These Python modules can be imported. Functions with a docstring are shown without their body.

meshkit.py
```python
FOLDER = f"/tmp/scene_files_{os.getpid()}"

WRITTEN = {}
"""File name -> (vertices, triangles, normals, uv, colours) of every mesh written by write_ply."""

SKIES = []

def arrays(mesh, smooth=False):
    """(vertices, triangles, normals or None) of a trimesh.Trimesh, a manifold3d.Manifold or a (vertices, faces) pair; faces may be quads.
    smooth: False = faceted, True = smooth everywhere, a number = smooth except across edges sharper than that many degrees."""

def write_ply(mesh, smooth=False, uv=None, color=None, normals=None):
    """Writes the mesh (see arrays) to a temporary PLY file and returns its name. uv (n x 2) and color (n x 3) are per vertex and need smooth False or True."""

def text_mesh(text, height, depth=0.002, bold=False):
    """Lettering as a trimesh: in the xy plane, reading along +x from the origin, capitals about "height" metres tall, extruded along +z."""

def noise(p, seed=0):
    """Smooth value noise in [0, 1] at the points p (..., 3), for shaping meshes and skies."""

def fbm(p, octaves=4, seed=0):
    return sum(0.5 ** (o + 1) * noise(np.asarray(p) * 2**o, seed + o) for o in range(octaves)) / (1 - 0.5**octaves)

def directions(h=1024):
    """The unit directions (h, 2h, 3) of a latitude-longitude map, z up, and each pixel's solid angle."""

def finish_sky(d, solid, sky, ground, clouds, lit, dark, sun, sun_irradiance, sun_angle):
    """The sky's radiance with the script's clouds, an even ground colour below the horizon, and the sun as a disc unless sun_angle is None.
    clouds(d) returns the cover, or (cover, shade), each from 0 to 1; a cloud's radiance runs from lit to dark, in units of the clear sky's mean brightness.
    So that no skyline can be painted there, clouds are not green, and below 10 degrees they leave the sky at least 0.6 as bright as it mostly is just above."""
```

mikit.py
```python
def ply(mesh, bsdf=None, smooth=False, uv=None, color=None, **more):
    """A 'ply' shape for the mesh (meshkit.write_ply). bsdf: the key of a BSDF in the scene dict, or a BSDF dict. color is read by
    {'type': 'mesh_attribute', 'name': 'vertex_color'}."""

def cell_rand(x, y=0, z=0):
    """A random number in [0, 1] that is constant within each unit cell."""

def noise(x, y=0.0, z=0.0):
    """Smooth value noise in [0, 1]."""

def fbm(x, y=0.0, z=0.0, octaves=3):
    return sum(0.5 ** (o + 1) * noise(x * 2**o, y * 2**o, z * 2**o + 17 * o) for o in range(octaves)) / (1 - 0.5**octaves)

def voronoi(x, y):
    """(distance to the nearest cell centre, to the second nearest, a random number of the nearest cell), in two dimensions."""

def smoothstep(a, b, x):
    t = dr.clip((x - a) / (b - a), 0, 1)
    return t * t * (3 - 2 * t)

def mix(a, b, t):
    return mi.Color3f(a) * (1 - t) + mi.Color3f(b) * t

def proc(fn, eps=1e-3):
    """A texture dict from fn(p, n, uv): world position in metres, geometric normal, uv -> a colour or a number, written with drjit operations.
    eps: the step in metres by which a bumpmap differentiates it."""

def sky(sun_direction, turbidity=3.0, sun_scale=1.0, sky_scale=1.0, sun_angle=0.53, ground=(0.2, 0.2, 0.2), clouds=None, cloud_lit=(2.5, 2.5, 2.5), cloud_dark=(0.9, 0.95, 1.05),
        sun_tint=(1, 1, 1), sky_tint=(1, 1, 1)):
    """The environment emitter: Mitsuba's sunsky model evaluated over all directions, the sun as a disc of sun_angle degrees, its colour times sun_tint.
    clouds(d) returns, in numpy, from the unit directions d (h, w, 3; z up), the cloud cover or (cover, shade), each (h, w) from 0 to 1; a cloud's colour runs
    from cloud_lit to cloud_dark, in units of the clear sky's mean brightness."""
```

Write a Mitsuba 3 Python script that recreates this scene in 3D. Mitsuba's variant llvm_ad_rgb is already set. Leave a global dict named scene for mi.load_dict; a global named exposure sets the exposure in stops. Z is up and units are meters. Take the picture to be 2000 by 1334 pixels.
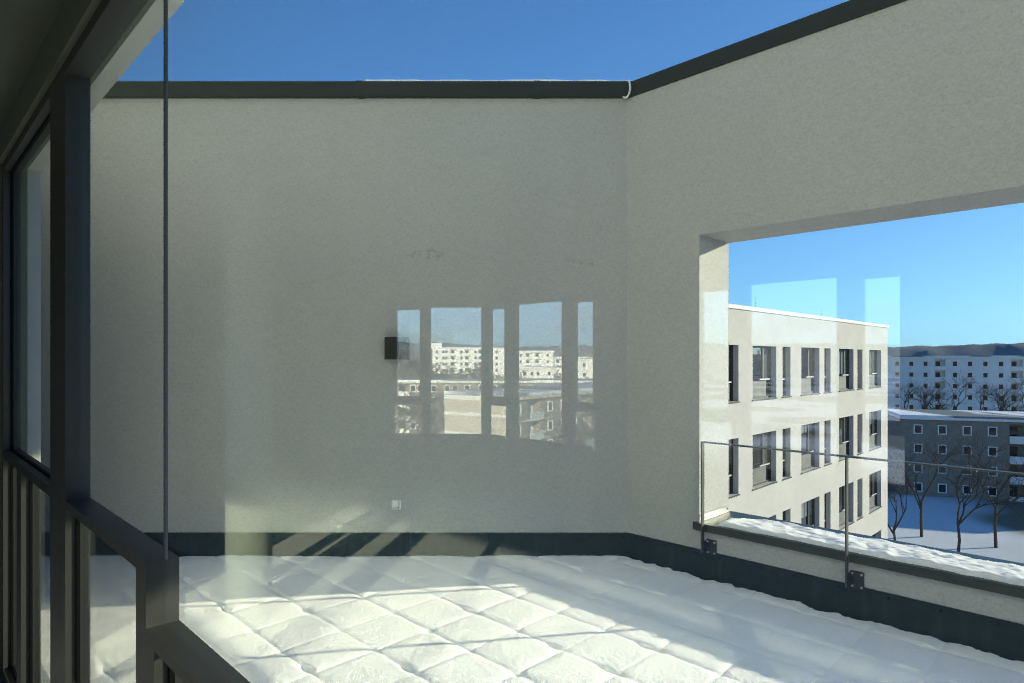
import math, random
import numpy as np, trimesh, mitsuba as mi, drjit as dr
import mikit, meshkit
from mikit import noise, fbm, smoothstep, mix
from shapely.geometry import Polygon, box as sbox
from shapely.ops import unary_union

T = mi.ScalarTransform4f
scene, labels = {}, {}
exposure = 3.72

# ---------------------------------------------------------------- camera
EYE = 1.745
F_PX, PX0, HOR = 1228.0, 1000.0, 702.0          # focal length, centre column and horizon row on the 2000-pixel-wide photograph
scene['camera'] = {'type': 'perspective', 'fov': 2 * math.degrees(math.atan(1000 / F_PX)), 'fov_axis': 'x',
                   'near_clip': 0.02, 'far_clip': 9000.0, 'principal_point_offset_y': (667.0 - HOR) / 1334.0,
                   'to_world': T().look_at(origin=[0, 0, EYE], target=[0, 1, EYE], up=[0, 0, 1])}

# ---------------------------------------------------------------- daylight: low winter sun from the right, a thin cloud bank low in the west
SUN_AZ, SUN_EL = math.radians(9.3), math.radians(15.2)
SUN = (math.cos(SUN_EL) * math.cos(SUN_AZ), math.cos(SUN_EL) * math.sin(SUN_AZ), math.sin(SUN_EL))


def clouds(d):
    el = np.degrees(np.arcsin(np.clip(d[..., 2], -1, 1)))
    n = meshkit.fbm(np.stack([d[..., 0] * 7, d[..., 1] * 7, d[..., 2] * 30], -1), 4, 3)
    band = np.clip((8.5 - el) / 6, 0, 1) * np.clip(-d[..., 0] * 2, 0, 1)
    haze = np.clip((20 - el) / 18, 0, 1) * np.clip(-d[..., 0] * 2.5, 0, 1) * 0.42
    return np.clip(haze + np.clip((n - 0.47) * 5, 0, 1) * band * 0.4, 0, 0.9), n * band


scene['sky'] = mikit.sky(SUN, turbidity=2.2, clouds=clouds, cloud_lit=(2.2, 2.3, 2.45), cloud_dark=(1.0, 1.05, 1.15), ground=(0.35, 0.36, 0.38), sun_scale=0.80, sun_tint=(0.83, 1.02, 1.58), sky_tint=(0.28, 0.46, 0.78))

# ---------------------------------------------------------------- frames of reference
R2 = math.sqrt(0.5)
C = 0.70                                            # the window wall's glass lies in x + y = C
GW = C * R2                                         # its distance from the camera
SW = np.array([[R2, R2, 0, 0], [-R2, R2, 0, 0], [0, 0, 1, 0], [0, 0, 0, 1]])   # (s, w, z): s along the glass, w outwards


def sw(s, w, z=0.0):
    return np.array([R2 * s + R2 * w, -R2 * s + R2 * w, z])


def px_s(px, w):
    """s of the point at distance w from the camera's parallel to the glass, seen in column px."""
    k = (px - PX0) / F_PX
    return w * (k - 1) / (k + 1) * -1 * -1


def z_at(row, y):
    return EYE - (row - HOR) * y / F_PX


# ---------------------------------------------------------------- mesh helpers
def bx(x0, x1, y0, y1, z0, z1, bev=0.0):
    if bev <= 0:
        m = trimesh.creation.box(extents=[x1 - x0, y1 - y0, z1 - z0])
        m.apply_translation([(x0 + x1) / 2, (y0 + y1) / 2, (z0 + z1) / 2])
        return m
    b = bev
    p = []
    for xs, xi in ((x0, b), (x1, -b)):
        for ys, yi in ((y0, b), (y1, -b)):
            for zs, zi in ((z0, b), (z1, -b)):
                p += [(xs, ys + yi, zs + zi), (xs + xi, ys, zs + zi), (xs + xi, ys + yi, zs)]
    return trimesh.Trimesh(p, process=False).convex_hull


def tf(m, M):
    m = m.copy()
    m.apply_transform(M)
    return m


def cat(*ms):
    ms = [m for m in ms if m is not None]
    return ms[0] if len(ms) == 1 else trimesh.util.concatenate(ms)


def ext(poly, h):
    parts = [trimesh.creation.extrude_polygon(g, h, engine='earcut') for g in getattr(poly, 'geoms', [poly])]
    return cat(*parts)


def wall_slab(poly, depth, M):
    """A polygon in (along, z), extruded in depth: local x = along, y = depth, z = z, then M."""
    m = ext(poly, depth)
    v = np.array(m.vertices)
    m = trimesh.Trimesh(np.c_[v[:, 0], v[:, 2], v[:, 1]], np.array(m.faces)[:, ::-1], process=False)
    return tf(m, M)


def plan_slab(pts, z0, z1):
    m = ext(Polygon(pts), z1 - z0)
    m.apply_translation([0, 0, z0])
    return m


def tube(pts, r, sides=8, cap=True):
    pts = np.asarray(pts, float)
    r = np.broadcast_to(r, (len(pts),))
    t = np.gradient(pts, axis=0)
    t /= np.linalg.norm(t, axis=1, keepdims=True) + 1e-12
    ref = np.where(np.abs(t[:, 2:]) < 0.9, [[0, 0, 1.0]], [[1.0, 0, 0]])
    a = np.cross(t, ref)
    a /= np.linalg.norm(a, axis=1, keepdims=True) + 1e-12
    b = np.cross(t, a)
    ang = np.arange(sides) * 2 * np.pi / sides
    v = pts[:, None] + r[:, None, None] * (np.cos(ang)[None, :, None] * a[:, None] + np.sin(ang)[None, :, None] * b[:, None])
    n = len(pts)
    i, j = np.meshgrid(np.arange(n - 1), np.arange(sides), indexing='ij')
    q0, q1 = i * sides + j, i * sides + (j + 1) % sides
    q2, q3 = q1 + sides, q0 + sides
    f = np.concatenate([np.stack([q0, q1, q2], -1).reshape(-1, 3), np.stack([q0, q2, q3], -1).reshape(-1, 3)])
    v = v.reshape(-1, 3)
    if cap:
        v = np.vstack([v, pts[0], pts[-1]])
        j = np.arange(sides)
        f = np.vstack([f, np.stack([(j + 1) % sides, j, j * 0 + len(v) - 2], 1),
                       np.stack([(n - 1) * sides + j, (n - 1) * sides + (j + 1) % sides, j * 0 + len(v) - 1], 1)])
    return trimesh.Trimesh(v, f, process=False)


def disc(c, nrm, r, h, sides=12):
    c, nrm = np.asarray(c, float), np.asarray(nrm, float)
    return tube([c, c + nrm * h * 0.7, c + nrm * h], [r, r, r * 0.7], sides)


def numbered(key):
    if key not in scene and key not in labels:
        return key
    i = 1
    while f'{key}_{i:03d}' in scene or f'{key}_{i:03d}' in labels:
        i += 1
    return f'{key}_{i:03d}'


def obj(name, mesh, mat, parent=None, smooth=False, **kw):
    key = numbered(parent + '__' + name if parent else name)
    scene[key] = mesh if isinstance(mesh, dict) else mikit.ply(mesh, mat, smooth=smooth, **kw)
    return key


def thing(name, label, cat_, group=None):
    key = numbered(name)
    labels[key] = {'label': label, 'category': cat_}
    if group:
        labels[key]['group'] = group
    return key


def tag(key, label, cat_, group=None, kind=None):
    labels[key] = {'label': label, 'category': cat_}
    if group:
        labels[key]['group'] = group
    if kind:
        labels[key]['kind'] = kind
    return key


def struct(name, mesh, mat, label, cat_, parent=None, **kw):
    key = obj(name, mesh, mat, parent, **kw)
    if not parent:
        tag(key, label, cat_, kind='structure')
    return key


def rgb(*c):
    return {'type': 'rgb', 'value': list(c)}


# ---------------------------------------------------------------- materials
def two(d):
    return {'type': 'twosided', 'b': d}


def pr(base, rough, **kw):
    return two({'type': 'principled', 'base_color': base if isinstance(base, dict) else rgb(*base), 'roughness': rough, **kw})


def bump(inner, fn, scale, eps=2e-3):
    return {'type': 'bumpmap', 'tex': mikit.proc(fn, eps=eps), 'scale': scale, 'b': inner}


def plaster_col(p, n, uv):
    big = fbm(p.x * 0.7 + 3, p.y * 0.7, p.z * 0.5, 3)
    fine = fbm(p.x * 130, p.y * 130, p.z * 130, 2)
    pore = smoothstep(0.24, 0.10, noise(p.x * 95 + 9, p.y * 95, p.z * 95))
    run = fbm(p.x * 5 + 40, p.y * 5, p.z * 0.35, 3)
    c = mix((0.415, 0.418, 0.408), (0.475, 0.478, 0.468), big) * (0.98 + 0.04 * run)
    c = c * (0.88 + 0.24 * fine) * (0.93 + 0.14 * noise(p.x * 72, p.y * 72, p.z * 64)) * (1 - 0.16 * pore)
    # rubbed scuffs at two spots of the far wall
    on = smoothstep(5.60, 5.62, p.y)
    def scuff(cx, cz, rx, rz, seed):
        e = dr.square((p.x - cx) / rx) + dr.square((p.z - cz) / rz)
        line = smoothstep(0.10, 0.02, dr.abs(fbm(p.x * 19 + seed, p.z * 30 + seed, 0.5, 3) - 0.5)) * smoothstep(0.25, 0.5, noise(p.x * 40, p.z * 40, 3.0))
        return smoothstep(1.0, 0.55, e) * line
    s = dr.maximum(scuff(-0.76, 2.69, 0.19, 0.055, 2.0), dr.maximum(scuff(0.57, 2.63, 0.09, 0.05, 7.0), scuff(0.70, 2.61, 0.06, 0.04, 2.6)))
    return c * (1 - 0.20 * s * on)


def plaster_h(p, n, uv):
    return fbm(p.x * 120, p.y * 120, p.z * 120, 2) + 1.1 * noise(p.x * 62, p.y * 62, p.z * 50)


def bright_plaster_h(p, n, uv):
    return fbm(p.x * 45, p.y * 45, p.z * 30, 2)


scene['m_plaster'] = two(bump({'type': 'diffuse', 'reflectance': mikit.proc(plaster_col)}, plaster_h, 0.0065))
scene['m_plaster_far'] = two(bump({'type': 'diffuse', 'reflectance': mikit.proc(lambda p, n, uv: mix((0.42, 0.41, 0.395), (0.48, 0.47, 0.455), fbm(p.x * 0.8, p.y * 0.8, p.z * 0.9, 3)) * (0.97 + 0.06 * noise(p.x * 9, p.y * 9, p.z * 7)))}, bright_plaster_h, 0.0025))


def strip_col(p, n, uv):
    g = fbm(p.x * 4, p.y * 4, p.z * 9, 3)
    drip = smoothstep(0.55, 0.8, fbm(p.x * 23 + 5, p.y * 23, p.z * 2.0, 2))
    return mix((0.007, 0.015, 0.014), (0.013, 0.023, 0.021), g) * (1 + 0.4 * drip)


scene['m_strip'] = pr(mikit.proc(strip_col), 0.6, specular=0.2)
scene['m_coping'] = pr(mikit.proc(lambda p, n, uv: mix((0.009, 0.015, 0.018), (0.015, 0.022, 0.025), fbm(p.x * 3, p.y * 3, p.z * 12, 3))), 0.6, specular=0.2)
scene['m_sheet'] = pr(mikit.proc(lambda p, n, uv: mix((0.018, 0.024, 0.024), (0.040, 0.046, 0.045), fbm(p.x * 9, p.y * 9, p.z * 14, 3))), 0.38, metallic=0.35)
scene['m_steel'] = pr(mikit.proc(lambda p, n, uv: mix((0.055, 0.057, 0.057), (0.095, 0.096, 0.095), fbm(p.x * 30, p.y * 30, p.z * 8, 2))), 0.45, metallic=0.5)
scene['m_bracket'] = pr((0.016, 0.018, 0.024), 0.5)
scene['m_bolt'] = pr((0.42, 0.42, 0.42), 0.35, metallic=0.8)
scene['m_screw'] = pr((0.003, 0.004, 0.004), 0.6, specular=0.1)
scene['m_lamp'] = pr((0.010, 0.012, 0.011), 0.55)
scene['m_white'] = pr((0.68, 0.68, 0.66), 0.35)
scene['m_joint'] = pr((0.10, 0.105, 0.105), 0.6)
scene['m_gap'] = pr((0.03, 0.03, 0.03), 0.6)


def snow_col(p, n, uv):
    g = fbm(p.x * 5, p.y * 5, 0.3, 3)
    return mix((0.88, 0.885, 0.89), (0.93, 0.93, 0.93), g) * (0.93 + 0.1 * noise(p.x * 130, p.y * 130, p.z * 130))


def snow_h(p, n, uv):
    return 0.6 * noise(p.x * 95, p.y * 95, p.z * 95) + 0.4 * noise(p.x * 210, p.y * 210, 4.0) + 0.5 * noise(p.x * 45, p.y * 45, 9.0)


scene['m_snow'] = two(bump({'type': 'diffuse', 'reflectance': mikit.proc(snow_col)}, snow_h, 0.0017))
scene['m_snow_plain'] = pr((0.82, 0.83, 0.85), 0.9, specular=0.2)
scene['m_grit'] = two({'type': 'diffuse', 'reflectance': mikit.proc(lambda p, n, uv: mix((0.012, 0.013, 0.013), (0.06, 0.06, 0.058), smoothstep(0.45, 0.8, noise(p.x * 60, p.y * 60, p.z * 60))))})
scene['m_pane'] = {'type': 'thindielectric', 'int_ior': 2.3, 'specular_transmittance': rgb(0.875, 0.985, 0.925), 'specular_reflectance': rgb(0.93, 1.0, 0.97)}
scene['m_render_white'] = two({'type': 'diffuse', 'reflectance': rgb(0.63, 0.64, 0.62)})
scene['m_coat'] = {'type': 'mask', 'opacity': 0.30, 'b': {'type': 'roughconductor', 'material': 'none', 'alpha': 0.058, 'specular_reflectance': rgb(0.85, 1.0, 0.86)}}
scene['m_room_pane'] = {'type': 'thindielectric', 'int_ior': 1.5, 'specular_transmittance': rgb(0.95, 0.98, 0.96)}
scene['m_dark_glass'] = pr((0.012, 0.017, 0.022), 0.04, specular=0.6)
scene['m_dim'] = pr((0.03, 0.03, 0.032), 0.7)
scene['m_blind'] = pr((0.34, 0.34, 0.33), 0.7)
scene['m_nb_pane'] = {'type': 'thindielectric', 'int_ior': 1.75, 'specular_transmittance': rgb(0.8, 0.86, 0.88)}
scene['m_frame'] = pr((0.035, 0.037, 0.036), 0.45)
scene['m_frame_light'] = pr((0.42, 0.43, 0.43), 0.4, metallic=0.3)
scene['m_spandrel'] = pr(mikit.proc(lambda p, n, uv: mix((0.10, 0.10, 0.095), (0.19, 0.19, 0.18), fbm(p.x * 2, p.y * 2, p.z * 3, 3))), 0.35, specular=0.5)
scene['m_carpet'] = two({'type': 'diffuse', 'reflectance': mikit.proc(lambda p, n, uv: mix((0.80, 0.785, 0.78), (0.86, 0.845, 0.84), noise(p.x * 80, p.y * 80)))})
scene['m_green'] = two({'type': 'diffuse', 'reflectance': rgb(0.27, 0.35, 0.14)})
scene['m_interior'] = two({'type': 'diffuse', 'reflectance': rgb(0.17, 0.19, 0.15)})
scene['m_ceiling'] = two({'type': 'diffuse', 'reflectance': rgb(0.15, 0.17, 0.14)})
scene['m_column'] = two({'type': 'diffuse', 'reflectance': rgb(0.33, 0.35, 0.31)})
scene['m_city_white'] = two({'type': 'diffuse', 'reflectance': rgb(0.72, 0.72, 0.69)})
scene['m_city_beige'] = two({'type': 'diffuse', 'reflectance': mikit.proc(lambda p, n, uv: mix((0.46, 0.42, 0.34), (0.54, 0.49, 0.40), fbm(p.x * 0.3, p.y * 0.3, p.z * 0.3, 2)))})
scene['m_city_brown'] = two({'type': 'diffuse', 'reflectance': mikit.proc(lambda p, n, uv: mix((0.20, 0.18, 0.15), (0.27, 0.24, 0.20), noise(p.x * 3, p.y * 3, p.z * 3)))})
scene['m_city_panel'] = two({'type': 'diffuse', 'reflectance': rgb(0.52, 0.60, 0.56)})
scene['m_roof_snow'] = two({'type': 'diffuse', 'reflectance': mikit.proc(lambda p, n, uv: mix((0.20, 0.22, 0.24), (0.72, 0.75, 0.80), smoothstep(0.38, 0.58, fbm(p.x * 0.25, p.y * 0.08, 0.0, 3))))})
scene['m_bark'] = two({'type': 'diffuse', 'reflectance': rgb(0.07, 0.06, 0.05)})
scene['m_forest'] = two({'type': 'diffuse', 'reflectance': mikit.proc(lambda p, n, uv: mix((0.17, 0.18, 0.19), (0.27, 0.28, 0.28), fbm(p.x * 0.05, p.y * 0.05, p.z * 0.09, 4)))})
scene['m_ground'] = two({'type': 'diffuse', 'reflectance': mikit.proc(lambda p, n, uv: mix((0.16, 0.15, 0.12), (0.55, 0.57, 0.60), smoothstep(0.4, 0.6, fbm(p.x * 0.04, p.y * 0.04, 0.0, 3))))})

# ---------------------------------------------------------------- ground
GZ = -18.0
struct('ground', bx(-4000, 4000, -4000, 4000, GZ - 1, GZ), 'm_ground', 'patchy snow and bare winter ground far below the terrace', 'ground')

# ---------------------------------------------------------------- terrace walls
FW_Y, CORNER_X = 5.633, 1.037
WI = (FW_Y + CORNER_X) * R2            # the right wall's terrace face (w)
WO = WI + 0.515                        # its outer face
S_CORNER = (CORNER_X - FW_Y) * R2
S_JAMB, S_END = S_CORNER + 0.699, 8.6
Z_TOP, Z_LINTEL, Z_SILL = 4.16, 2.762, 0.372
I4 = np.eye(4)

fwall = thing('end_wall', 'plain grey rendered wall closing the terrace, with a black lamp and a white switch on it', 'wall')
obj('render_coat', wall_slab(sbox(-5.6, -0.4, CORNER_X + 0.30, Z_TOP), 0.42, T_ := trimesh.transformations.translation_matrix([0, FW_Y, 0])), 'm_plaster', fwall)


def screw(c, nrm, r=0.0105):
    return disc(np.asarray(c) - np.asarray(nrm) * 0.003, nrm, r, 0.008, 10)


# base flashing of the end wall: two sheets with a seam, screw heads in a row
xs = lambda px, y=FW_Y - 0.012: (px - PX0) / F_PX * y
seam = xs(801)
f1 = obj('base_flashing', bx(-5.3, seam - 0.0015, FW_Y - 0.012, FW_Y + 0.01, -0.06, 0.195, 0.002), 'm_strip', fwall)
f2 = obj('base_flashing', bx(seam + 0.0015, CORNER_X + 0.004, FW_Y - 0.011, FW_Y + 0.01, -0.06, 0.194, 0.002), 'm_strip', fwall)
for px in (214, 278, 342, 406, 470, 534, 598, 662, 726, 790):
    obj('screw', screw((xs(px), FW_Y - 0.012, 0.165), (0, -1, 0)), 'm_screw', f1, smooth=40)
for px in (812, 884, 955, 1026, 1090, 1155, 1217):
    obj('screw', screw((xs(px), FW_Y - 0.011, 0.165), (0, -1, 0)), 'm_screw', f2, smooth=40)

# roof-edge coping of both walls, mitred at the corner
ZC0, ZC1 = 4.082, 4.212
in_c = np.array([(WI - 0.02) / R2 - (FW_Y - 0.06), FW_Y - 0.06])
out_c = np.array([(WO + 0.06) / R2 - 6.11, 6.11])
seams = [-5.6, xs(702, 5.57), xs(1050, 5.57)]


def lip(path, up):
    return None


for i, (x0, x1) in enumerate(((-5.6, seams[1]), (seams[1], seams[2]), (seams[2], None))):
    g = 0.0012
    pts = [(x0 + g, FW_Y - 0.06), ((x1 - g) if x1 is not None else in_c[0], FW_Y - 0.06), ((x1 - g) if x1 is not None else out_c[0], 6.11), (x0 + g, 6.11)]
    obj('coping', plan_slab(pts, ZC0, ZC1), 'm_coping', fwall)
for px in (702, 1050):
    x = xs(px, 5.57)
    obj('coping_joint', bx(x - 0.028, x + 0.028, FW_Y - 0.064, 6.0, ZC0 - 0.004, ZC1 + 0.004, 0.002), 'm_coping', fwall)
# frost along the coping edge
rng = np.random.default_rng(5)


def frost(p0, p1, n, r, seed):
    t = np.linspace(0, 1, n)[:, None]
    p = np.asarray(p0) * (1 - t) + np.asarray(p1) * t
    rr = r * (0.55 + 0.9 * meshkit.noise(np.c_[p * 9.0], seed))
    p[:, 2] += 0.3 * rr
    return tube(p, rr, 7)


obj('edge_frost', frost((-1.30, FW_Y - 0.045, ZC1), (in_c[0] - 0.02, FW_Y - 0.045, ZC1), 160, 0.012, 3), 'm_snow_plain', fwall, smooth=True)
labels[fwall + '__edge_frost'] = {'label': 'thin line of sunlit frost on the roof edge'}

rwall = thing('opening_wall', 'rendered grey terrace wall with a large unglazed opening and dark roof edge', 'wall')
hole = sbox(S_JAMB, Z_SILL, S_END, Z_LINTEL)
MW = SW @ trimesh.transformations.translation_matrix([0, WI, 0])
obj('render_coat', wall_slab(sbox(S_CORNER - 0.0, -0.4, 9.2, Z_TOP).difference(hole), WO - WI, MW), 'm_plaster', rwall)
f3 = obj('base_flashing', tf(bx(S_CORNER + 0.001, 2.1, WI - 0.012, WI + 0.01, -0.06, 0.195, 0.002), SW), 'm_strip', rwall)
f4 = obj('base_flashing', tf(bx(2.103, 9.0, WI - 0.012, WI + 0.01, -0.06, 0.195, 0.002), SW), 'm_strip', rwall)
kk = lambda px, w: w * (((px - PX0) / F_PX) - 1) / (((px - PX0) / F_PX) + 1)   # s from the column, at distance w
for px in (1242, 1298, 1359, 1406, 1486, 1552, 1640, 1735, 1838, 1950):
    s_ = kk(px, WI - 0.012)
    obj('screw', screw(sw(s_, WI - 0.012, 0.165), (-R2, -R2, 0)), 'm_screw', f3, smooth=40)
c_out = sw(9.3, WO + 0.06)
c_in = sw(9.3, WI - 0.02)
pts_sw = [(in_c[0], in_c[1]), (out_c[0], out_c[1])]
m_a, m_b = sw(1.2, WI - 0.02), sw(1.2, WO + 0.06)
obj('coping', plan_slab([in_c, m_a[:2], m_b[:2], out_c][::1], ZC0, ZC1 + 0.001), 'm_coping', rwall)
obj('coping', plan_slab([m_a[:2] + [0.002, -0.002], c_in[:2], c_out[:2], m_b[:2] + [0.002, -0.002]], ZC0, ZC1 + 0.001), 'm_coping', rwall)
# parapet coping under the opening
pc = obj('parapet_coping', cat(tf(bx(S_JAMB - 0.04, S_END, WI - 0.035, WI - 0.004, 0.355, 0.415, 0.002), SW),
                               tf(bx(S_JAMB, S_END, WI - 0.006, WO + 0.03, Z_SILL - 0.002, 0.414, 0.002), SW),
                               tf(bx(S_JAMB, S_END, WO + 0.004, WO + 0.035, 0.34, 0.4135, 0.002), SW)), 'm_sheet', rwall)
labels[pc] = {'label': 'dark sheet metal coping on the low parapet'}
jf = obj('jamb_flashing', cat(tf(bx(S_JAMB - 0.001, S_JAMB + 0.007, WI - 0.006, WO + 0.01, 0.4145, 0.475, 0.002), SW),
                              tf(bx(S_JAMB + 0.001, S_JAMB + 0.014, WI - 0.002, WO + 0.008, 0.468, 0.478, 0.002), SW)), 'm_frame_light', rwall)
obj('screw', screw(sw(S_JAMB + 0.008, WO - 0.04, 0.447), (R2, -R2, 0), 0.006), 'm_screw', jf, smooth=40)
obj('screw', screw(sw(S_JAMB + 0.008, WI + 0.06, 0.447), (R2, -R2, 0), 0.006), 'm_screw', jf, smooth=40)

# snow lying on the parapet coping
def parapet_snow():
    ns, nw = 520, 40
    s = np.linspace(S_JAMB + 0.15, S_END - 0.1, ns)
    w0, w1 = WI + 0.0, WO + 0.0
    t = np.linspace(0, 1, nw)
    S, Tt = np.meshgrid(s, t, indexing='ij')
    e0 = -0.005 + 0.035 * meshkit.fbm(np.stack([S * 9, S * 0, S * 0 + 2], -1), 4, 7)
    e1 = 0.10 + 0.05 * meshkit.fbm(np.stack([S * 4, S * 0, S * 0 + 5], -1), 3, 8) + 0.26 * np.exp(-((S - S_JAMB - 0.15) / 0.13))
    Wc = (w0 + e0) * (1 - Tt) + (w1 - e1) * Tt
    edge = np.minimum(1, np.minimum(Tt, 1 - Tt) / 0.06)
    endf = np.minimum(1, (S - s[0]) / 0.03)
    lump = meshkit.fbm(np.stack([S * 9, Wc * 9, S * 0], -1), 4, 4)
    fine = meshkit.fbm(np.stack([S * 40, Wc * 40, S * 0], -1), 3, 9)
    h = np.sqrt(np.clip(edge, 0, 1)) * np.sqrt(np.clip(endf, 0, 1)) * (0.012 + 0.026 * lump + 0.014 * fine)
    Z = 0.4145 - 0.002 + h
    V = np.stack([R2 * (S + Wc), R2 * (Wc - S), Z], -1).reshape(-1, 3)
    i, j = np.meshgrid(np.arange(ns - 1), np.arange(nw - 1), indexing='ij')
    a = i * nw + j
    f = np.concatenate([np.stack([a, a + nw, a + nw + 1], -1).reshape(-1, 3), np.stack([a, a + nw + 1, a + 1], -1).reshape(-1, 3)])
    return trimesh.Trimesh(V, f, process=False)


tag(obj('parapet_snow', parapet_snow(), 'm_snow', smooth=True), 'crusted white snow lying on the parapet under the wall opening', 'snow', kind='stuff')

# ---------------------------------------------------------------- snow-covered terrace floor
fl = struct('terrace_floor', plan_slab([(-5.4, 6.0), (1.2, 6.0), (7.0, 0.2), (9.7, -2.6), (6.8, -6.0), (0.4, 0.4 - 0.1)], -0.30, -0.045), 'm_grit', 'terrace floor of square slabs under an even cover of snow', 'floor')
W0, Q0, PITCH = 0.089, 0.050, 0.40


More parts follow.
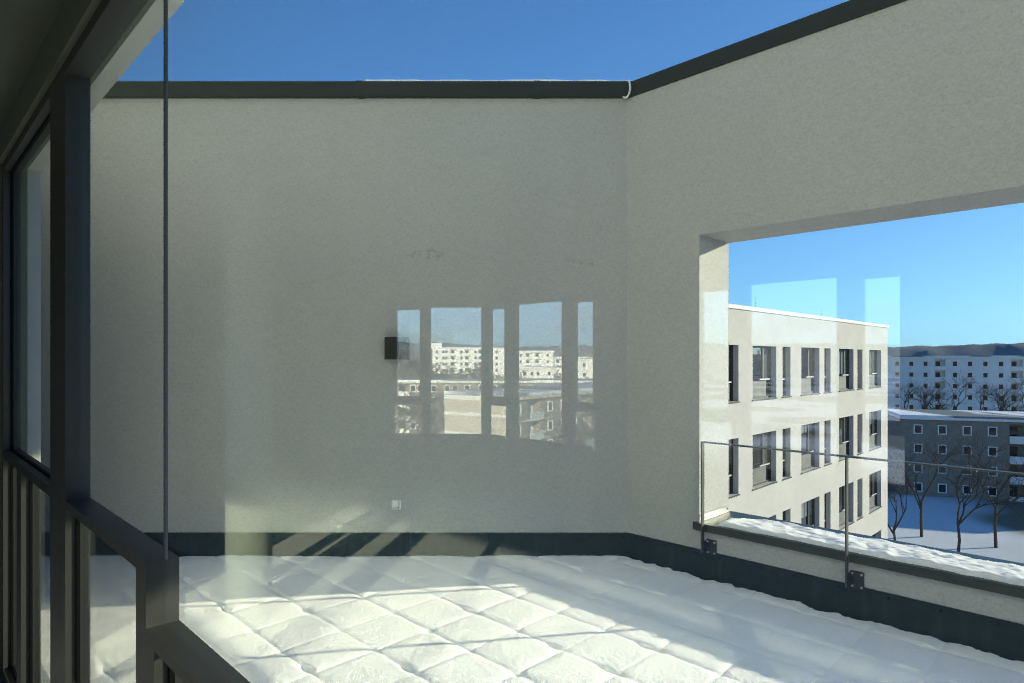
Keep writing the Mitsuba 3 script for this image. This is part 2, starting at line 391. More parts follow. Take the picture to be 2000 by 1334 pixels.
def snow_height(W, Q):
    p2 = np.stack([W, Q, W * 0], -1)
    wob = 0.005 * (meshkit.fbm(p2 * 3.1, 2, 21) - 0.5)
    dw = np.abs((W + wob - W0 + PITCH / 2) % PITCH - PITCH / 2)
    dq = np.abs((Q - wob - Q0 + PITCH / 2) % PITCH - PITCH / 2)
    iw, iq = np.round((W - W0) / PITCH), np.round((Q - Q0) / PITCH)
    mw = 0.42 + 0.62 * meshkit.noise(np.stack([iw * 7.3, Q * 3.3, W * 0], -1), 31) ** 1.3
    mq = 0.42 + 0.56 * meshkit.noise(np.stack([W * 3.3, iq * 5.1, W * 0 + 3], -1), 33) ** 1.3
    gw = mw * (0.0065 * np.exp(-(dw / 0.016) ** 1.4) + 0.0050 * np.exp(-(dw / 0.055) ** 1.6))
    gq = mq * (0.0055 * np.exp(-(dq / 0.014) ** 1.4) + 0.0045 * np.exp(-(dq / 0.050) ** 1.6))
    jn = 0.010 * np.exp(-((dw ** 2 + dq ** 2) / 0.040 ** 2)) * meshkit.noise(np.stack([iw * 3.7, iq * 4.9, W * 0], -1), 40)
    pq = meshkit.noise(np.stack([iw * 2.3 + 7, np.floor((Q - Q0) / PITCH) * 3.9, W * 0], -1), 44)
    fq = (Q - Q0) / PITCH - np.floor((Q - Q0) / PITCH)
    jn = jn + 0.020 * (pq > 0.60) * np.exp(-((dw / 0.020) ** 2 + ((fq - 0.22) * PITCH / 0.050) ** 2))
    h = -np.maximum(gw, gq) - 0.45 * np.minimum(gw, gq) - jn
    h = h + 0.016 * (meshkit.fbm(p2 * 2.2, 3, 5) - 0.5) + 0.0010 * (meshkit.fbm(p2 * 13, 3, 6) - 0.5) + 0.0021 * (meshkit.fbm(p2 * 58, 2, 16) - 0.5)
    tilt_a = (meshkit.noise(np.stack([np.floor((W - W0) / PITCH) * 3.1 + 0.4, np.floor((Q - Q0) / PITCH) * 5.7 + 0.4, W * 0], -1), 50) - 0.5)
    h = h + tilt_a * 0.006 * (np.minimum(dw, dq) > 0) * np.minimum(1, np.minimum(dw, dq) / 0.05)
    # towards the walls the snow thins out and ends in a ragged edge
    dr_ = WI - W
    gap = 0.016 + 0.085 * np.clip(meshkit.fbm(np.stack([Q * 7.5, Q * 0, Q * 0 + 1], -1), 4, 60) - 0.35, 0, 1) * 2.0
    h = h - 0.055 * np.clip(1 - (dr_ - gap) / 0.035, 0, 1) ** 1.5
    df = FW_Y - (W + Q) * R2
    gapf = 0.004 + 0.03 * np.clip(meshkit.fbm(np.stack([(Q - W) * 2.5, Q * 0, Q * 0 + 8], -1), 3, 61) - 0.45, 0, 1) * 2
    h = h - 0.05 * np.clip(1 - (df - gapf) / 0.05, 0, 1) ** 1.5
    h = h + 0.020 * (meshkit.fbm(np.stack([(Q - W) * 1.7, W * 0, W * 0 + 4], -1), 2, 62) - 0.5) * np.exp(-(df / 0.25) ** 2)
    return h + 0.004


def slab_patch(iw, iq, n):
    t = np.linspace(0, 1, n)
    W, Q = np.meshgrid(W0 + (iw + t) * PITCH, Q0 + (iq + t) * PITCH, indexing='ij')
    Z = snow_height(W, Q)
    e = 1e-3 * 3
    gx = (snow_height(W + e, Q) - snow_height(W - e, Q)) / (2 * e)
    gy = (snow_height(W, Q + e) - snow_height(W, Q - e)) / (2 * e)
    S = -Q
    V = np.stack([R2 * (S + W), R2 * (W - S), Z], -1).reshape(-1, 3)
    a, b = np.meshgrid(np.arange(n - 1), np.arange(n - 1), indexing='ij')
    a = a * n + b
    f = np.concatenate([np.stack([a, a + n, a + n + 1], -1).reshape(-1, 3), np.stack([a, a + n + 1, a + 1], -1).reshape(-1, 3)])
    return trimesh.Trimesh(V, f, process=False)


count = 0
for iw in range(0, 12):
    for iq in range(-20, 18):
        w, q = W0 + (iw + 0.5) * PITCH, Q0 + (iq + 0.5) * PITCH
        x, y = R2 * (w - q), R2 * (w + q)
        if w < 0.55 or w > WI + 0.25 or y > FW_Y + 0.32 or q < -7.5:
            continue
        k = x / max(y, 0.05)
        seen = y > 2.6 and abs(k) < 0.98 and EYE / y * F_PX < 632 + 150
        n = 64 if seen and y < 4.9 else 48 if seen else 9
        obj('snow_slab', slab_patch(iw, iq, n), 'm_snow', fl, smooth=True)
        count += 1

# ---------------------------------------------------------------- small things on the terrace
lamp = thing('wall_lamp', 'black square wall lamp on the grey end wall', 'lamp')
lx0, lx1 = xs(751, FW_Y - 0.10), xs(797, FW_Y - 0.10)
lz0, lz1 = z_at(702, FW_Y - 0.10), z_at(658, FW_Y - 0.10)
obj('housing', bx(lx0, lx1, FW_Y - 0.105, FW_Y - 0.018, lz0, lz1, 0.003), 'm_lamp', lamp)
obj('backplate', bx(lx0 + 0.025, lx1 - 0.025, FW_Y - 0.02, FW_Y + 0.002, lz0 + 0.03, lz1 - 0.03), 'm_lamp', lamp)
obj('lens', bx(lx0 + 0.04, lx1 - 0.04, FW_Y - 0.085, FW_Y - 0.04, lz0 - 0.002, lz0 + 0.004), 'm_frame_light', lamp)

swt = thing('light_switch', 'small white square rocker switch low on the end wall', 'switch')
sx, sz = xs(774.5, FW_Y), z_at(986, FW_Y)
h_ = 0.0405
fr = sbox(sx - h_, sz - h_, sx + h_, sz + h_).buffer(-0.004).buffer(0.004).difference(sbox(sx - 0.030, sz - 0.029, sx + 0.026, sz + 0.030))
obj('frame', wall_slab(fr, 0.010, trimesh.transformations.translation_matrix([0, FW_Y - 0.010, 0])), 'm_white', swt)
obj('backplate', bx(sx - 0.034, sx + 0.034, FW_Y - 0.003, FW_Y + 0.002, sz - 0.034, sz + 0.034), 'm_gap', swt)
rk = obj('rocker', bx(sx - 0.0295, sx + 0.0195, FW_Y - 0.0125, FW_Y - 0.004, sz - 0.0225, sz + 0.0295, 0.0015), 'm_white', swt)
obj('indicator', bx(sx + 0.008, sx + 0.013, FW_Y - 0.0135, FW_Y - 0.011, sz - 0.018, sz - 0.013), 'm_gap', rk)

cable = []
for px, py, yy in ((1222, 157, 5.62), (1227, 157.5, 5.585), (1229.4, 160.5, 5.565), (1230.6, 168, 5.56), (1230.4, 175, 5.56), (1228.4, 183, 5.56), (1225, 189, 5.56), (1221.5, 190.8, 5.565), (1218.5, 189.8, 5.58), (1216.8, 187.5, 5.61)):
    cable.append(((px - PX0) / F_PX * yy, yy, z_at(py, yy)))
cable = np.array(cable)
tt = np.linspace(0, len(cable) - 1, 60)
from scipy.interpolate import CubicSpline
cs = CubicSpline(np.arange(len(cable)), cable)
tag(obj('cable', tube(cs(tt), 0.0090, 10), 'm_white', smooth=True), 'white cable looped over the dark roof edge at the wall corner', 'cable')

# railing in front of the opening: flat steel posts on bolted plates, flat top rail
rail = thing('railing', 'slim grey steel railing with a flat top rail across the wall opening', 'railing')
WR1 = WI - 0.038
WR0 = WR1 - 0.042
Z_RAIL = 1.087
s_first = kk(1368.5, WR0)
obj('rail', tf(bx(s_first, 8.5, WR0, WR1, Z_RAIL - 0.010, Z_RAIL, 0.0015), SW), 'm_steel', rail)
for i in range(8):
    s0 = s_first + 1.07 * i
    p = obj('post', tf(bx(s0, s0 + 0.010, WR0, WR1, 0.19, Z_RAIL - 0.0102, 0.0012), SW), 'm_steel', rail)
    obj('clip', tf(bx(s0 - 0.0015, s0 + 0.014, WR1 - 0.002, WI - 0.03, 0.352, 0.418, 0.001), SW), 'm_steel', rail)
    b = obj('bracket', cat(tf(bx(s0 + 0.012, s0 + 0.097, WI - 0.012, WI + 0.002, 0.175, 0.295, 0.002), SW), tf(bx(s0 + 0.0105, s0 + 0.020, WR1 - 0.03, WI - 0.011, 0.185, 0.285, 0.001), SW)), 'm_bracket', rail)
    for a, c in ((0.026, 0.192), (0.084, 0.192), (0.026, 0.278), (0.084, 0.278)):
        obj('bolt', disc(sw(s0 + a, WI - 0.012, c), (-R2, -R2, 0), 0.0085, 0.008, 8), 'm_bolt', b, smooth=40)
# melt drops hanging under the rail
drops = [trimesh.creation.icosphere(subdivisions=1, radius=0.0045) for _ in range(9)]
for d_, s_ in zip(drops, (0.27, 0.33, 0.57, 0.83, 1.2, 1.45, 1.8, 2.2, 2.6)):
    d_.apply_scale([1, 1, 1.5])
    d_.apply_translation(sw(s_first + s_, WR0 + 0.004, Z_RAIL - 0.013))
    obj('drop', d_, 'm_frame_light', rail, smooth=True)

# ---------------------------------------------------------------- building across the yard
nb = thing('neighbour_building', 'pale rendered building with deep set dark windows seen through the wall opening', 'building')
NB0 = np.array([(1470 - PX0) / F_PX * 23.2, 23.2])
MN = np.eye(4)
MN[:3, 0] = [R2, R2, 0]
MN[:3, 1] = [-R2, R2, 0]        # into the building
MN[:3, 3] = [NB0[0], NB0[1], 0]
U0, U1, NZ = -9.0, 17.5, 3.60
wins = []
for r in range(6):
    z1 = 2.255 - 3.3 * r
    for n_ in range(-2, 17):
        wins.append((4.70 * n_ + 0.0, 4.70 * n_ + 2.12, z1 - 2.0, z1, True))
        wins.append((4.70 * n_ - 1.96, 4.70 * n_ - 1.156, z1 - 2.0, z1, False))
wins = [w for w in wins if U0 + 0.5 < w[0] and w[1] < U1 - 0.5]
face = sbox(U0, GZ, U1, NZ).difference(unary_union([sbox(w[0], w[2], w[1], w[3]) for w in wins]))
obj('wall', cat(wall_slab(face, 0.30, MN), tf(bx(U0, U1, 0.72, 14, GZ, NZ), MN), tf(bx(U1 - 0.02, U1, 0.30, 0.72, GZ, NZ), MN)), 'm_plaster_far', nb)
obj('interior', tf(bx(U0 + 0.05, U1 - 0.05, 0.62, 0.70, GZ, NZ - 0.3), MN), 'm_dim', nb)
rf = obj('roof', tf(bx(U0 - 0.1, U1 + 0.1, 0.30, 14, NZ - 0.05, NZ - 0.02), MN), 'm_roof_snow', nb)
for i in range(5):
    a, b_ = U0 + 6.0 * i - 0.7, min(U0 + 6.0 * (i + 1) - 0.7, U1 + 0.1)
    obj('coping', tf(bx(a + 0.01, b_ - 0.01, -0.06, 0.42, NZ - 0.07, NZ + 0.075, 0.01), MN), 'm_city_white', rf)
rb = random.Random(12)
for w in wins:
    u0, u1, z0, z1, wide = w
    if u0 > 60 or z0 < -9:
        continue
    wd = obj('window', tf(cat(bx(u0, u0 + 0.07, 0.20, 0.27, z0, z1), bx(u1 - 0.07, u1, 0.20, 0.27, z0, z1), bx(u0 + 0.07, u1 - 0.07, 0.20, 0.27, z1 - 0.07, z1),
                              bx(u0 + 0.07, u1 - 0.07, 0.20, 0.27, z0, z0 + 0.07), *([bx(u0 + 1.34, u0 + 1.42, 0.20, 0.27, z0 + 0.07, z1 - 0.07)] if wide else [])), MN), 'm_frame', nb)
    pq = np.array([[u0 + 0.01, 0.25, z0 + 0.01], [u1 - 0.01, 0.25, z0 + 0.01], [u1 - 0.01, 0.25, z1 - 0.01], [u0 + 0.01, 0.25, z1 - 0.01]])
    obj('pane', tf(trimesh.Trimesh(pq, [[0, 1, 2], [0, 2, 3]], process=False), MN), 'm_nb_pane', wd)
    bl = rb.random()
    if bl < 0.6:
        obj('blind', tf(bx(u0 + 0.03, u1 - 0.03, 0.33, 0.345, z1 - (0.3 + 1.4 * rb.random()), z1 - 0.01), MN), 'm_blind', wd)
    elif wide and bl < 0.85:
        obj('curtain', tf(bx(u0 + 0.08, u0 + 0.08 + 0.5 * (0.5 + rb.random()), 0.36, 0.39, z0 + 0.02, z1 - 0.01), MN), 'm_blind', wd)
    obj('sill', tf(bx(u0 - 0.05, u1 + 0.05, -0.05, 0.21, z0 - 0.045, z0 - 0.003, 0.006), MN), 'm_frame', wd)
    if wide:
        obj('spandrel', tf(bx(u0 + 0.075, u0 + 1.62, 0.19, 0.232, z0 + 0.075, z0 + 0.66), MN), 'm_spandrel', wd)
        obj('guard_bar', tf(bx(u0 + 0.95, u1 - 0.30, 0.13, 0.17, z0 + 0.70, z0 + 0.75), MN), 'm_frame_light', wd)
    else:
        obj('guard_bar', tf(bx(u0 + 0.02, u1 - 0.28, 0.13, 0.17, z0 + 0.66, z0 + 0.71), MN), 'm_frame_light', wd)
        obj('spandrel', tf(bx(u0 + 0.075, u1 - 0.30, 0.19, 0.232, z0 + 0.075, z0 + 0.63), MN), 'm_spandrel', wd)
for i, (u, v_, hh) in enumerate(((2.35, 2.2, 0.55), (2.95, 1.2, 0.75), (13.0, 2.0, 0.8))):
    obj('lightning_rod', tube(np.array([(MN @ np.array([u, v_, z, 1]))[:3] for z in (NZ - 0.02, NZ + hh * 0.5, NZ + hh)]), [0.014, 0.012, 0.006], 6), 'm_frame', nb)

# ---------------------------------------------------------------- the room behind the glass
ZCEIL = 2.95
ZH = 2.75
struct('room_floor', plan_slab([sw(-13.0, GW - 0.08)[:2], sw(-7.55, -5.35)[:2], sw(4.6, -5.35)[:2], sw(4.6, GW - 0.08)[:2]][::-1], -0.12, 0.0), 'm_carpet', 'pale grey floor of the room behind the window', 'floor')
struct('room_ceiling', plan_slab([sw(-13.0, GW - 0.02)[:2], sw(-7.55, -5.35)[:2], sw(4.6, -5.35)[:2], sw(4.6, GW - 0.02)[:2]][::-1], ZCEIL, 4.15), 'm_ceiling', 'pale ceiling of the room behind the window', 'ceiling')

tw = thing('window_wall', 'large dark framed window that looks onto the snowy terrace', 'window')
panes = [(-4.27, -3.79), (-3.66, -2.94), (-2.66, -1.79), (-1.64, 0.52), (0.70, 3.0), (3.16, 4.2)]
ZB, ZT0, ZT1, ZC = 0.10, 1.06, 1.092, 1.22
skin = sbox(-7.4, -0.3, 9.0, 7.6).difference(sbox(-4.33, 0.06, 4.26, ZH + 0.04)).difference(unary_union([sbox(a, 4.9, a + 1.9, 6.9) for a in (-6.6, -4.0, -1.4, 1.2, 3.8, 6.4)]))
obj('outer_render', wall_slab(skin, 0.06, SW @ trimesh.transformations.translation_matrix([0, GW + 0.066, 0])), 'm_render_white', tw)
obj('upper_storey', tf(bx(-7.4, 9.0, GW - 5.4, GW + 0.02, 4.2, 7.6), SW), 'm_dark_glass', tw)
solid = sbox(-13.0, -0.3, 4.6, 4.16).difference(sbox(-4.33, 0.06, 4.26, ZH + 0.04))
obj('wall', wall_slab(solid, 0.13, SW @ trimesh.transformations.translation_matrix([0, GW - 0.065, 0])), 'm_interior', tw)
lights = [(a, b, ZB, ZC if b < -1.7 else ZT0, True) for a, b in panes] + [(-4.27, -2.94, ZC + 0.04, ZH, False), (-2.66, -1.711, ZC + 0.03, ZH, False), (-1.705, 0.52, ZT1, ZH, False), (0.70, 3.0, ZT1, ZH, False), (3.16, 4.2, ZT1, ZH, False)]
frame = sbox(-4.33, 0.06, 4.26, ZH + 0.04).difference(unary_union([sbox(l[0], l[2], l[1], l[3]) for l in lights] + [sbox(-2.66, ZC + 0.03, 0.52, ZH)]))
obj('joint', tf(bx(-1.712, -1.704, GW - 0.004, GW + 0.004, ZC + 0.03, ZH), SW), 'm_joint', tw)
fk = obj('frame', wall_slab(frame, 0.075, SW @ trimesh.transformations.translation_matrix([0, GW - 0.045, 0])), 'm_frame', tw)
for a, b, z0, z1, coat in lights:
    q = np.array([[a, GW, z0], [b, GW, z0], [b, GW, z1], [a, GW, z1]])
    k = obj('pane', tf(trimesh.Trimesh(q, [[0, 2, 1], [0, 3, 2]], process=False), SW), 'm_pane', tw)
    if coat:
        obj('coating', tf(trimesh.Trimesh(q + [0, 0.022, 0], [[0, 2, 1], [0, 3, 2]], process=False), SW), 'm_coat', k)
    if z0 > 1.08 and a < -1.6 and b > -1.8:
        continue
    g = sbox(a - 0.001, z0 - 0.001, b + 0.001, z1 + 0.001).difference(sbox(a + 0.009, z0 + 0.009, b - 0.009, z1 - 0.009))
    obj('gasket', wall_slab(g, 0.012, SW @ trimesh.transformations.translation_matrix([0, GW - 0.014, 0])), 'm_screw', k)

# west wall (x = C - 9) and the slanted window wall (w = const) of the room
YV = 9.0
XW = C - YV
XC = -0.381
W45 = (XW + C - XC) * R2
T0 = (XW - (C - XC)) * R2
s45 = lambda t: T0 + t / R2
Zs, Zt = 0.675, 2.49
west_w = [('wide', 0.44, 1.165), ('narrow', 1.319, 1.649)]                                   # measured as -X of the mirror image
s_w = [('narrow', s45(0.068), s45(0.274)), ('wide', s45(0.437), s45(1.012)), ('narrow', s45(1.165), s45(1.363)),
       ('narrow', s45(2.377), s45(2.585)), ('wide', s45(2.741), s45(3.316)), ('narrow', s45(3.47), s45(3.67)),
       ('narrow', s45(4.6), s45(4.8)), ('wide', s45(4.96), s45(5.53))]
west = thing('room_west_wall', 'pale green wall of the room behind the window, with two panes to the city', 'wall')
slant = thing('room_window_wall', 'slanted wall of the room behind the window, with a row of tall panes', 'wall')


def lights_of(kind, a, b):
    if kind == 'wide':
        return [(a, b, Zs, Zt)]
    return [(a, b, 1.217, 2.455), (a - 0.035, b + 0.035, Zs, 1.096)]


def glazed(owner, M, a0, a1, lst, thick, mat):
    ls = [l for it in lst for l in lights_of(*it)]
    lo, hi = min(l[0] for l in ls) - 0.12, max(l[1] for l in ls) + 0.12
    fr_out = sbox(lo, Zs - 0.09, hi, Zt + 0.09)
    obj('wall', wall_slab(sbox(a0, -0.1, a1, ZCEIL + 0.05).difference(fr_out), thick, M), mat, owner)
    obj('frame', wall_slab(fr_out.difference(unary_union([sbox(l[0], l[2], l[1], l[3]) for l in ls])), 0.06, M), 'm_frame', owner)
    for l in ls:
        q = np.array([[l[0], 0.03, l[2]], [l[1], 0.03, l[2]], [l[1], 0.03, l[3]], [l[0], 0.03, l[3]]])
        obj('pane', tf(trimesh.Trimesh(q, [[0, 1, 2], [0, 2, 3]], process=False), M), 'm_room_pane', owner)


MWEST = np.eye(4)
MWEST[:3, 0] = [0, 1, 0]
MWEST[:3, 1] = [-1, 0, 0]
MWEST[:3, 3] = [XW, C, 0]
glazed(west, MWEST, -XC * 1.0 + 0.0, 8.3, west_w, 0.10, 'm_green')
MS = SW @ trimesh.transformations.translation_matrix([0, W45, 0]) @ np.diag([1, -1, 1, 1.0])
glazed(slant, MS, T0 + 0.0, 4.6, s_w, 0.10, 'm_interior')
struct('room_partition', tf(bx(4.6, 4.7, -5.2, GW - 0.07, -0.1, ZCEIL + 0.05), SW), 'm_interior', 'plain partition at the right end of the room behind the window', 'wall')
col = thing('round_column', 'round white concrete column standing in the room behind the window', 'column')
cx, cy = C - 4.28, C + 1.79
cyl = trimesh.creation.cylinder(radius=0.15, height=ZCEIL - 0.005, sections=64)
cyl.apply_translation([cx, cy, (ZCEIL - 0.005) / 2 + 0.002])
obj('shaft', cyl, 'm_column', col, smooth=40)

# ---------------------------------------------------------------- the town behind the camera, which the glass mirrors
def V(X, Y, z=0.0):
    return np.array([C - Y, C - X, z])


def frame_at(X, Y, dX, dY):
    """Local (along, into the house, z) -> world for a facade that starts at the mirrored point (X, Y) and runs along (dX, dY)."""
    a = V(X + dX, Y + dY) - V(X, Y)
    a /= np.linalg.norm(a)
    back = np.array([-a[1], a[0], 0])
    if back @ (V(0, 0) - V(X, Y)) > 0:
        back = -back
    M = np.eye(4)
    M[:3, 0], M[:3, 1], M[:3, 3] = a, back, V(X, Y)
    return M


def flip(m):
    return m


def town_house(name, label, M, L, depth, ztop, wall_mat, cols, storey=2.8, rows=6, win=(1.1, 1.35), loggia=(), parapet='m_city_white', roof='m_roof_snow', base=GZ, trim=True, band=False):
    """cols: window centres along the facade; loggia: (a, b) ranges that are open balconies on every storey."""
    t = thing(name, label, 'building')
    D = 1.3
    holes = []
    for r in range(rows):
        zf = ztop - 0.55 - storey * (r + 1)
        for a, b in loggia:
            holes.append(sbox(a, zf + 0.15, b, zf + storey - 0.15))
    front = sbox(0, base, L, ztop)
    if holes:
        front = front.difference(unary_union(holes))
    body = [wall_slab(front, D, M), tf(bx(0, L, D, depth, base, ztop), M)]
    obj('wall', cat(*body), wall_mat, t)
    obj('roof', tf(bx(-0.25, L + 0.25, -0.25, depth + 0.2, ztop, ztop + 0.28), M), roof, t)
    obj('eave', tf(bx(-0.28, L + 0.28, -0.30, depth + 0.2, ztop - 0.35, ztop - 0.002), M), parapet, t)
    for r in range(rows):
        zf = ztop - 0.55 - storey * (r + 1)
        for c in cols:
            w2, h2 = win[0] / 2, win[1]
            z0 = zf + 0.9
            fr = sbox(c - w2, z0, c + w2, z0 + h2).difference(sbox(c - w2 + 0.13, z0 + 0.13, c + w2 - 0.13, z0 + h2 - 0.13))
            k = obj('window', wall_slab(fr, 0.14, M @ trimesh.transformations.translation_matrix([0, -0.09, 0])), 'm_city_white', t)
            obj('pane', tf(bx(c - w2 + 0.1, c + w2 - 0.1, -0.03, 0.03, z0 + 0.1, z0 + h2 - 0.1), M), 'm_dark_glass', k)
        for a, b in loggia:
            k = obj('balcony', tf(bx(a, b, -0.06, 0.06, zf - 0.05, zf + 1.0), M), parapet, t)
            obj('balcony_door', tf(bx(a + 0.25, a + 0.25 + 0.45 * (b - a), D - 0.05, D + 0.05, zf + 0.2, zf + 2.2), M), 'm_dark_glass', k)
        if band:
            obj('band', tf(bx(-0.02, L + 0.02, -0.05, 0.02, zf - 0.12, zf + 0.12), M), parapet, t)
    return t, M


# the near block: beige gable to the left, balcony front to the right of its corner
ROOF = EYE - 5.05
Lg = 12.5
Mg = frame_at(0.35 - 0.82 * Lg, 85 + 0.57 * Lg, 0.82, -0.57)
nbk = thing('apartment_block', 'grey brown apartment block with a beige gable wall, nearest in the mirrored view', 'building')
obj('gable', tf(bx(0, Lg, 0, 0.3, GZ, ROOF), Mg), 'm_city_beige', nbk)
for r in range(5):
    obj('band', tf(bx(0, Lg, -0.06, 0.02, ROOF - 2.95 - 2.8 * r, ROOF - 2.55 - 2.8 * r), Mg), 'm_city_white', nbk)
obj('eave', tf(bx(0, Lg, -0.1, 0.02, ROOF - 0.75, ROOF - 0.1), Mg), 'm_city_white', nbk)
Mf = frame_at(0.35, 85, 0.57, 0.82)
logs = ((3.2, 6.6), (19.0, 22.4), (33, 36.4))
front = sbox(0.02, GZ, 48, ROOF).difference(unary_union([sbox(a, ROOF - 0.65 - 2.8 * (r + 1) + 0.15, b, ROOF - 0.65 - 2.8 * r - 0.12) for a, b in logs for r in range(5)]))
obj('wall', cat(wall_slab(front, 1.4, Mf), tf(bx(0.02, 48, 1.4, 12.3, GZ, ROOF), Mf)), 'm_city_brown', nbk)
obj('roof', tf(bx(-0.2, 48.2, -0.5, 12.4, ROOF + 0.0, ROOF + 0.45), Mf), 'm_roof_snow', nbk)
obj('eave', tf(bx(-0.1, 48.2, -0.45, 0.4, ROOF - 0.5, ROOF - 0.01), Mf), 'm_city_beige', nbk)
for r in range(5):
    zf = ROOF - 0.65 - 2.8 * (r + 1)
    obj('band', tf(bx(0.03, 48, -0.04, 0.02, zf - 0.12, zf + 0.1), Mf), 'm_city_beige', nbk)
    for a, b in logs:
        k = obj('balcony', tf(bx(a - 0.1, b + 0.1, -0.55, -0.45, zf - 0.1, zf + 1.05), Mf), 'm_city_panel', nbk)
        obj('slab', tf(bx(a - 0.1, b + 0.1, -0.45, 1.38, zf - 0.1, zf + 0.12), Mf), 'm_city_beige', k)
        obj('balcony_door', tf(bx(a + 0.5, a + 1.6, 1.34, 1.45, zf + 0.15, zf + 2.3), Mf), 'm_dark_glass', k)
        obj('inner_wall', tf(bx(a + 1.7, b - 0.02, 1.36, 1.45, zf + 0.13, zf + 2.4), Mf), 'm_city_white', k)
    for c in (0.8, 9.2, 13.0, 16.5, 25.0, 29.0, 40.0):
        fr = sbox(c - 0.7, zf + 0.8, c + 0.7, zf + 2.4).difference(sbox(c - 0.5, zf + 1.0, c + 0.5, zf + 2.2))
        k = obj('window', wall_slab(fr, 0.2, Mf @ trimesh.transformations.translation_matrix([0, -0.12, 0])), 'm_city_white', nbk)
        obj('pane', tf(bx(c - 0.55, c + 0.55, -0.04, 0.05, zf + 0.95, zf + 2.25), Mf), 'm_dark_glass', k)

town_house('apartment_block', 'long beige grey block with white framed windows behind the gable in the mirrored view', frame_at(-38, 143, 1, 0), 64, 13, ROOF + 0.1, 'm_city_brown',
           [3, 5.2, 9, 11.2, 15.5, 17.0, 20.2, 23.3, 25.0, 27.8, 31, 34, 38, 42, 46, 50, 54, 58, 62], rows=5, win=(1.2, 1.6), loggia=((12.2, 14.6), (35, 37.2), (47.2, 49.2)))
town_house('apartment_block', 'tall white slab block with loggias far off in the mirrored view, topmost roof', frame_at(-36.2, 286, 1, 0), 33, 14, 6.9, 'm_city_white',
           [2.0, 5.0, 6.4, 13.2, 19.6, 25.6, 29.2], rows=7, win=(1.2, 1.5), loggia=((8.3, 11.2), (14.8, 17.6), (21.0, 23.6)))
pent = thing('roof_house', 'white plant room on the roof of the tall slab block', 'building')
obj('wall', tf(bx(-1.5, 4.0, 3, 8, 6.9, 9.1), frame_at(-36.2, 286, 1, 0)), 'm_city_white', pent)
obj('roof', tf(bx(-1.7, 4.2, 2.8, 8.2, 9.1, 9.3), frame_at(-36.2, 286, 1, 0)), 'm_roof_snow', pent)
town_house('apartment_block', 'white slab block right of the tall slab in the mirrored view', frame_at(2.2, 276, 1, 0), 16, 13, 5.3, 'm_city_white',
           [1.6, 13.5], rows=7, loggia=((4.0, 6.6), (8.0, 10.8)))
town_house('apartment_block', 'white stepped block with deep balconies in the mirrored view', frame_at(18.4, 270, 1, 0), 26, 13, 2.6, 'm_city_white',
           [4.3, 11.4, 20.0, 24.0], rows=6, loggia=((0.6, 3.0), (6.2, 8.8), (14, 17)))
town_house('apartment_block', 'low white house with few windows among trees in the mirrored view', frame_at(1.5, 205, 1, 0.0), 20, 10, -0.9, 'm_city_white',
           [5.0, 7.0, 10.6], rows=5, storey=3.0, loggia=((2.0, 4.0),))
town_house('apartment_block', 'white three storey block at the right end of the mirrored view', frame_at(19.8, 190, 1, 0.05), 22, 11, 1.9, 'm_city_white',
           [2.0, 5.2, 13.0, 17.0], rows=6, storey=2.9, loggia=((7.0, 9.6), (18.6, 21.0)))

# wooded ridge on the horizon
def ridge():
    n, m = 260, 26
    X = np.linspace(-1100, 1100, n)
    out = []
    for j in range(m):
        Y = 780 + 26 * j
        for x in X:
            out.append((x, Y))
    P = np.array(out)
    j = (P[:, 1] - 780) / 26 / (m - 1)
    hgt = (14 + 24 * meshkit.fbm(np.c_[P[:, 0] * 0.0035, P[:, 1] * 0.0, P[:, 0] * 0], 3, 2)) * np.minimum(1, j * 3.2) * np.minimum(1, (1 - j) * 6)
    hgt = hgt + 5.0 * meshkit.noise(np.c_[P[:, 0] * 0.09, P[:, 1] * 0.09, P[:, 0] * 0], 8) * np.minimum(1, j * 6)
    W = np.array([V(a, b, GZ + 12 * 0 + h + np.minimum(1, k * 5) * 14) for (a, b), h, k in zip(P, hgt, j)])
    i, jj = np.meshgrid(np.arange(m - 1), np.arange(n - 1), indexing='ij')
    a = i * n + jj
    f = np.concatenate([np.stack([a, a + 1, a + n + 1], -1).reshape(-1, 3), np.stack([a, a + n + 1, a + n], -1).reshape(-1, 3)])
    return trimesh.Trimesh(W, f, process=False)


struct('hill', ridge(), 'm_forest', 'wooded grey ridge along the horizon behind the town', 'hill', smooth=True)


# bare winter trees
def bare_tree(seed, H, thick=0.024, least=0.05):
    rnd = random.Random(seed)
    trunk, twigs = [], []

    def grow(p, d, L, r, lev):
        q = p + d * L
        mid = (p + q) / 2 + np.array([rnd.gauss(0, 0.04), rnd.gauss(0, 0.04), 0]) * L
        (trunk if lev < 1 else twigs).append(tube([p, mid, q], [r, r * 0.85, r * 0.66], 5 if lev < 2 else 3, cap=False))
        if lev >= 6:
            return
        for _ in range(3 if lev < 4 else 2):
            a, tilt = rnd.uniform(0, 2 * math.pi), rnd.uniform(0.35, 0.85)
            u = np.cross(d, [rnd.gauss(0, 1), rnd.gauss(0, 1), rnd.gauss(0, 1)])
            u /= np.linalg.norm(u) + 1e-9
            nd = d * math.cos(tilt) + u * math.sin(tilt)
            nd[2] += 0.12
            nd /= np.linalg.norm(nd)
            grow(p + (q - p) * rnd.uniform(0.65, 1.0), nd, L * rnd.uniform(0.62, 0.8), max(r * 0.62, least), lev + 1)

    grow(np.zeros(3), np.array([0, 0, 1.0]), H * 0.30, H * thick, 0)
    return cat(*trunk), cat(*twigs)


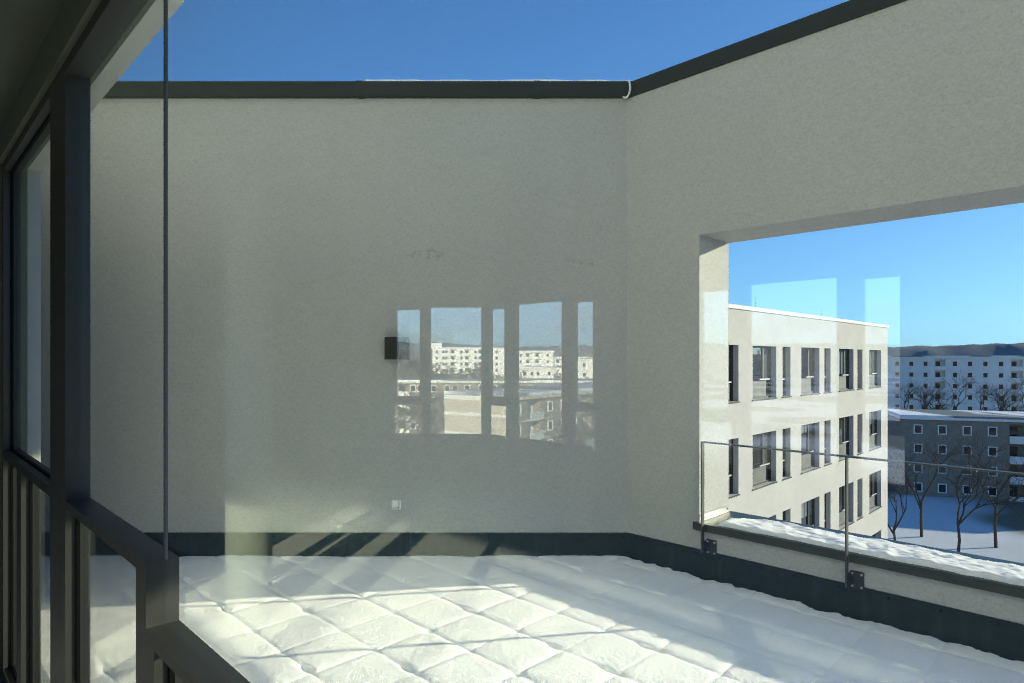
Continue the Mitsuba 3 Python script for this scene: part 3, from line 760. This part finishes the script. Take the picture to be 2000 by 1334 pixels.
protos = [tuple(mikit.ply(m, 'm_bark') for m in bare_tree(sd, 15.0, 0.024, 0.055)) for sd in (3, 8, 15)]
near_protos = [tuple(mikit.ply(m, 'm_bark') for m in bare_tree(sd, 15.0, 0.0115, 0.010)) for sd in (21, 34)]
rt = random.Random(4)
spots = [(-20, 200, 1.05), (-13.5, 170, 1.1), (-15, 160, 1.0), (-10, 240, 1.1), (-27, 240, 1.0), (-2.5, 190, 0.95), (-30, 190, 0.9), (5, 170, 0.9), (15, 185, 1.0), (12.5, 150, 0.85), (21, 170, 1.0),
         (-24, 215, 1.1), (-7, 215, 1.1), (-33, 150, 0.75), (-14, 112, 0.86), (-17, 118, 0.8), (10.5, 78, 0.82), (13, 84, 0.9), (-22, 120, 0.8), (17, 120, 0.9), (-38, 210, 1.2), (-40, 260, 1.2), (-45, 280, 1.3), (-36, 300, 1.3)]
for i, (X, Y, s_) in enumerate(spots):
    t = thing('bare_tree', 'leafless grey winter tree among the town houses in the mirrored view', 'tree', 'bare trees of the town in the mirrored view')
    pos = V(X, Y, GZ)
    M = T().translate(pos.tolist()).rotate([0, 0, 1], rt.uniform(0, 360)).scale(s_ * 1.35)
    tr, tw_ = protos[i % 3]
    scene[t + '__trunk'] = {**tr, 'to_world': M}
    scene[t + '__crown'] = {**tw_, 'to_world': M}

# ---------------------------------------------------------------- beyond the neighbour building, seen through the right part of the opening
def far_ridge():
    n, m = 150, 14
    az = np.radians(np.linspace(-40, 62, n))
    r = np.linspace(620, 1000, m)
    A, Rr = np.meshgrid(az, r, indexing='ij')
    k = (Rr - 620) / 380
    P = np.stack([Rr * np.cos(A), Rr * np.sin(A), A * 0], -1)
    h = GZ + np.minimum(1, k * 4) * 13 + (8 + 20 * meshkit.fbm(P * [0.004, 0.004, 0], 3, 4)) * np.minimum(1, k * 3) * np.minimum(1, (1 - k) * 6)
    h = h + 4 * meshkit.noise(P * 0.09, 3) * np.minimum(1, k * 6)
    P[..., 2] = h - 1.0
    i, j = np.meshgrid(np.arange(n - 1), np.arange(m - 1), indexing='ij')
    a = i * m + j
    f = np.concatenate([np.stack([a, a + m, a + m + 1], -1).reshape(-1, 3), np.stack([a, a + m + 1, a + 1], -1).reshape(-1, 3)])
    return trimesh.Trimesh(P.reshape(-1, 3), f, process=False)


struct('hill', far_ridge(), 'm_forest', 'low wooded ridge on the horizon beyond the wall opening', 'hill', smooth=True)


def direct_frame(px, Y, ang):
    M = trimesh.transformations.rotation_matrix(math.radians(ang), [0, 0, 1])
    M[:3, 3] = [(px - PX0) / F_PX * Y, Y, 0]
    return M


town_house('apartment_block', 'white slab block with flat roof far beyond the wall opening', direct_frame(1735, 165, -28), 46, 12, 2.4, 'm_city_white',
           [2 + 3.1 * i for i in range(14) if i not in (3, 8, 12)], rows=5, loggia=((10.2, 12.4), (25.7, 27.9), (38, 40.2)))
town_house('apartment_block', 'lower brown block beyond the wall opening, right of the pale neighbour', direct_frame(1762, 92, -20), 40, 12, -6.6, 'm_city_brown',
           [2 + 3.0 * i for i in range(12) if i not in (4, 9)], rows=4, loggia=((13.0, 15.4), (28, 30.4)))
for i, (px, Y, s_) in enumerate(((1745, 60, 0.62), (1800, 70, 0.70), (1870, 62, 0.66), (1945, 66, 0.72), (1775, 130, 1.0), (1850, 140, 1.05), (1925, 125, 1.0), (1985, 135, 1.05))):
    row, nth = ('in front of the lower brown block' if i < 4 else 'between the brown block and the white slab'), ('leftmost', 'second from left', 'third from left', 'rightmost')[i % 4]
    t = thing('bare_tree', f'bare tree {row}, {nth} of its row', 'tree', 'bare trees in the yard beyond the wall opening')
    M = T().translate([(px - PX0) / F_PX * Y, Y, GZ]).rotate([0, 0, 1], rt.uniform(0, 360)).scale(s_ * 1.35)
    tr, tw_ = near_protos[i % 2]
    scene[t + '__trunk'] = {**tr, 'to_world': M}
    scene[t + '__crown'] = {**tw_, 'to_world': M}
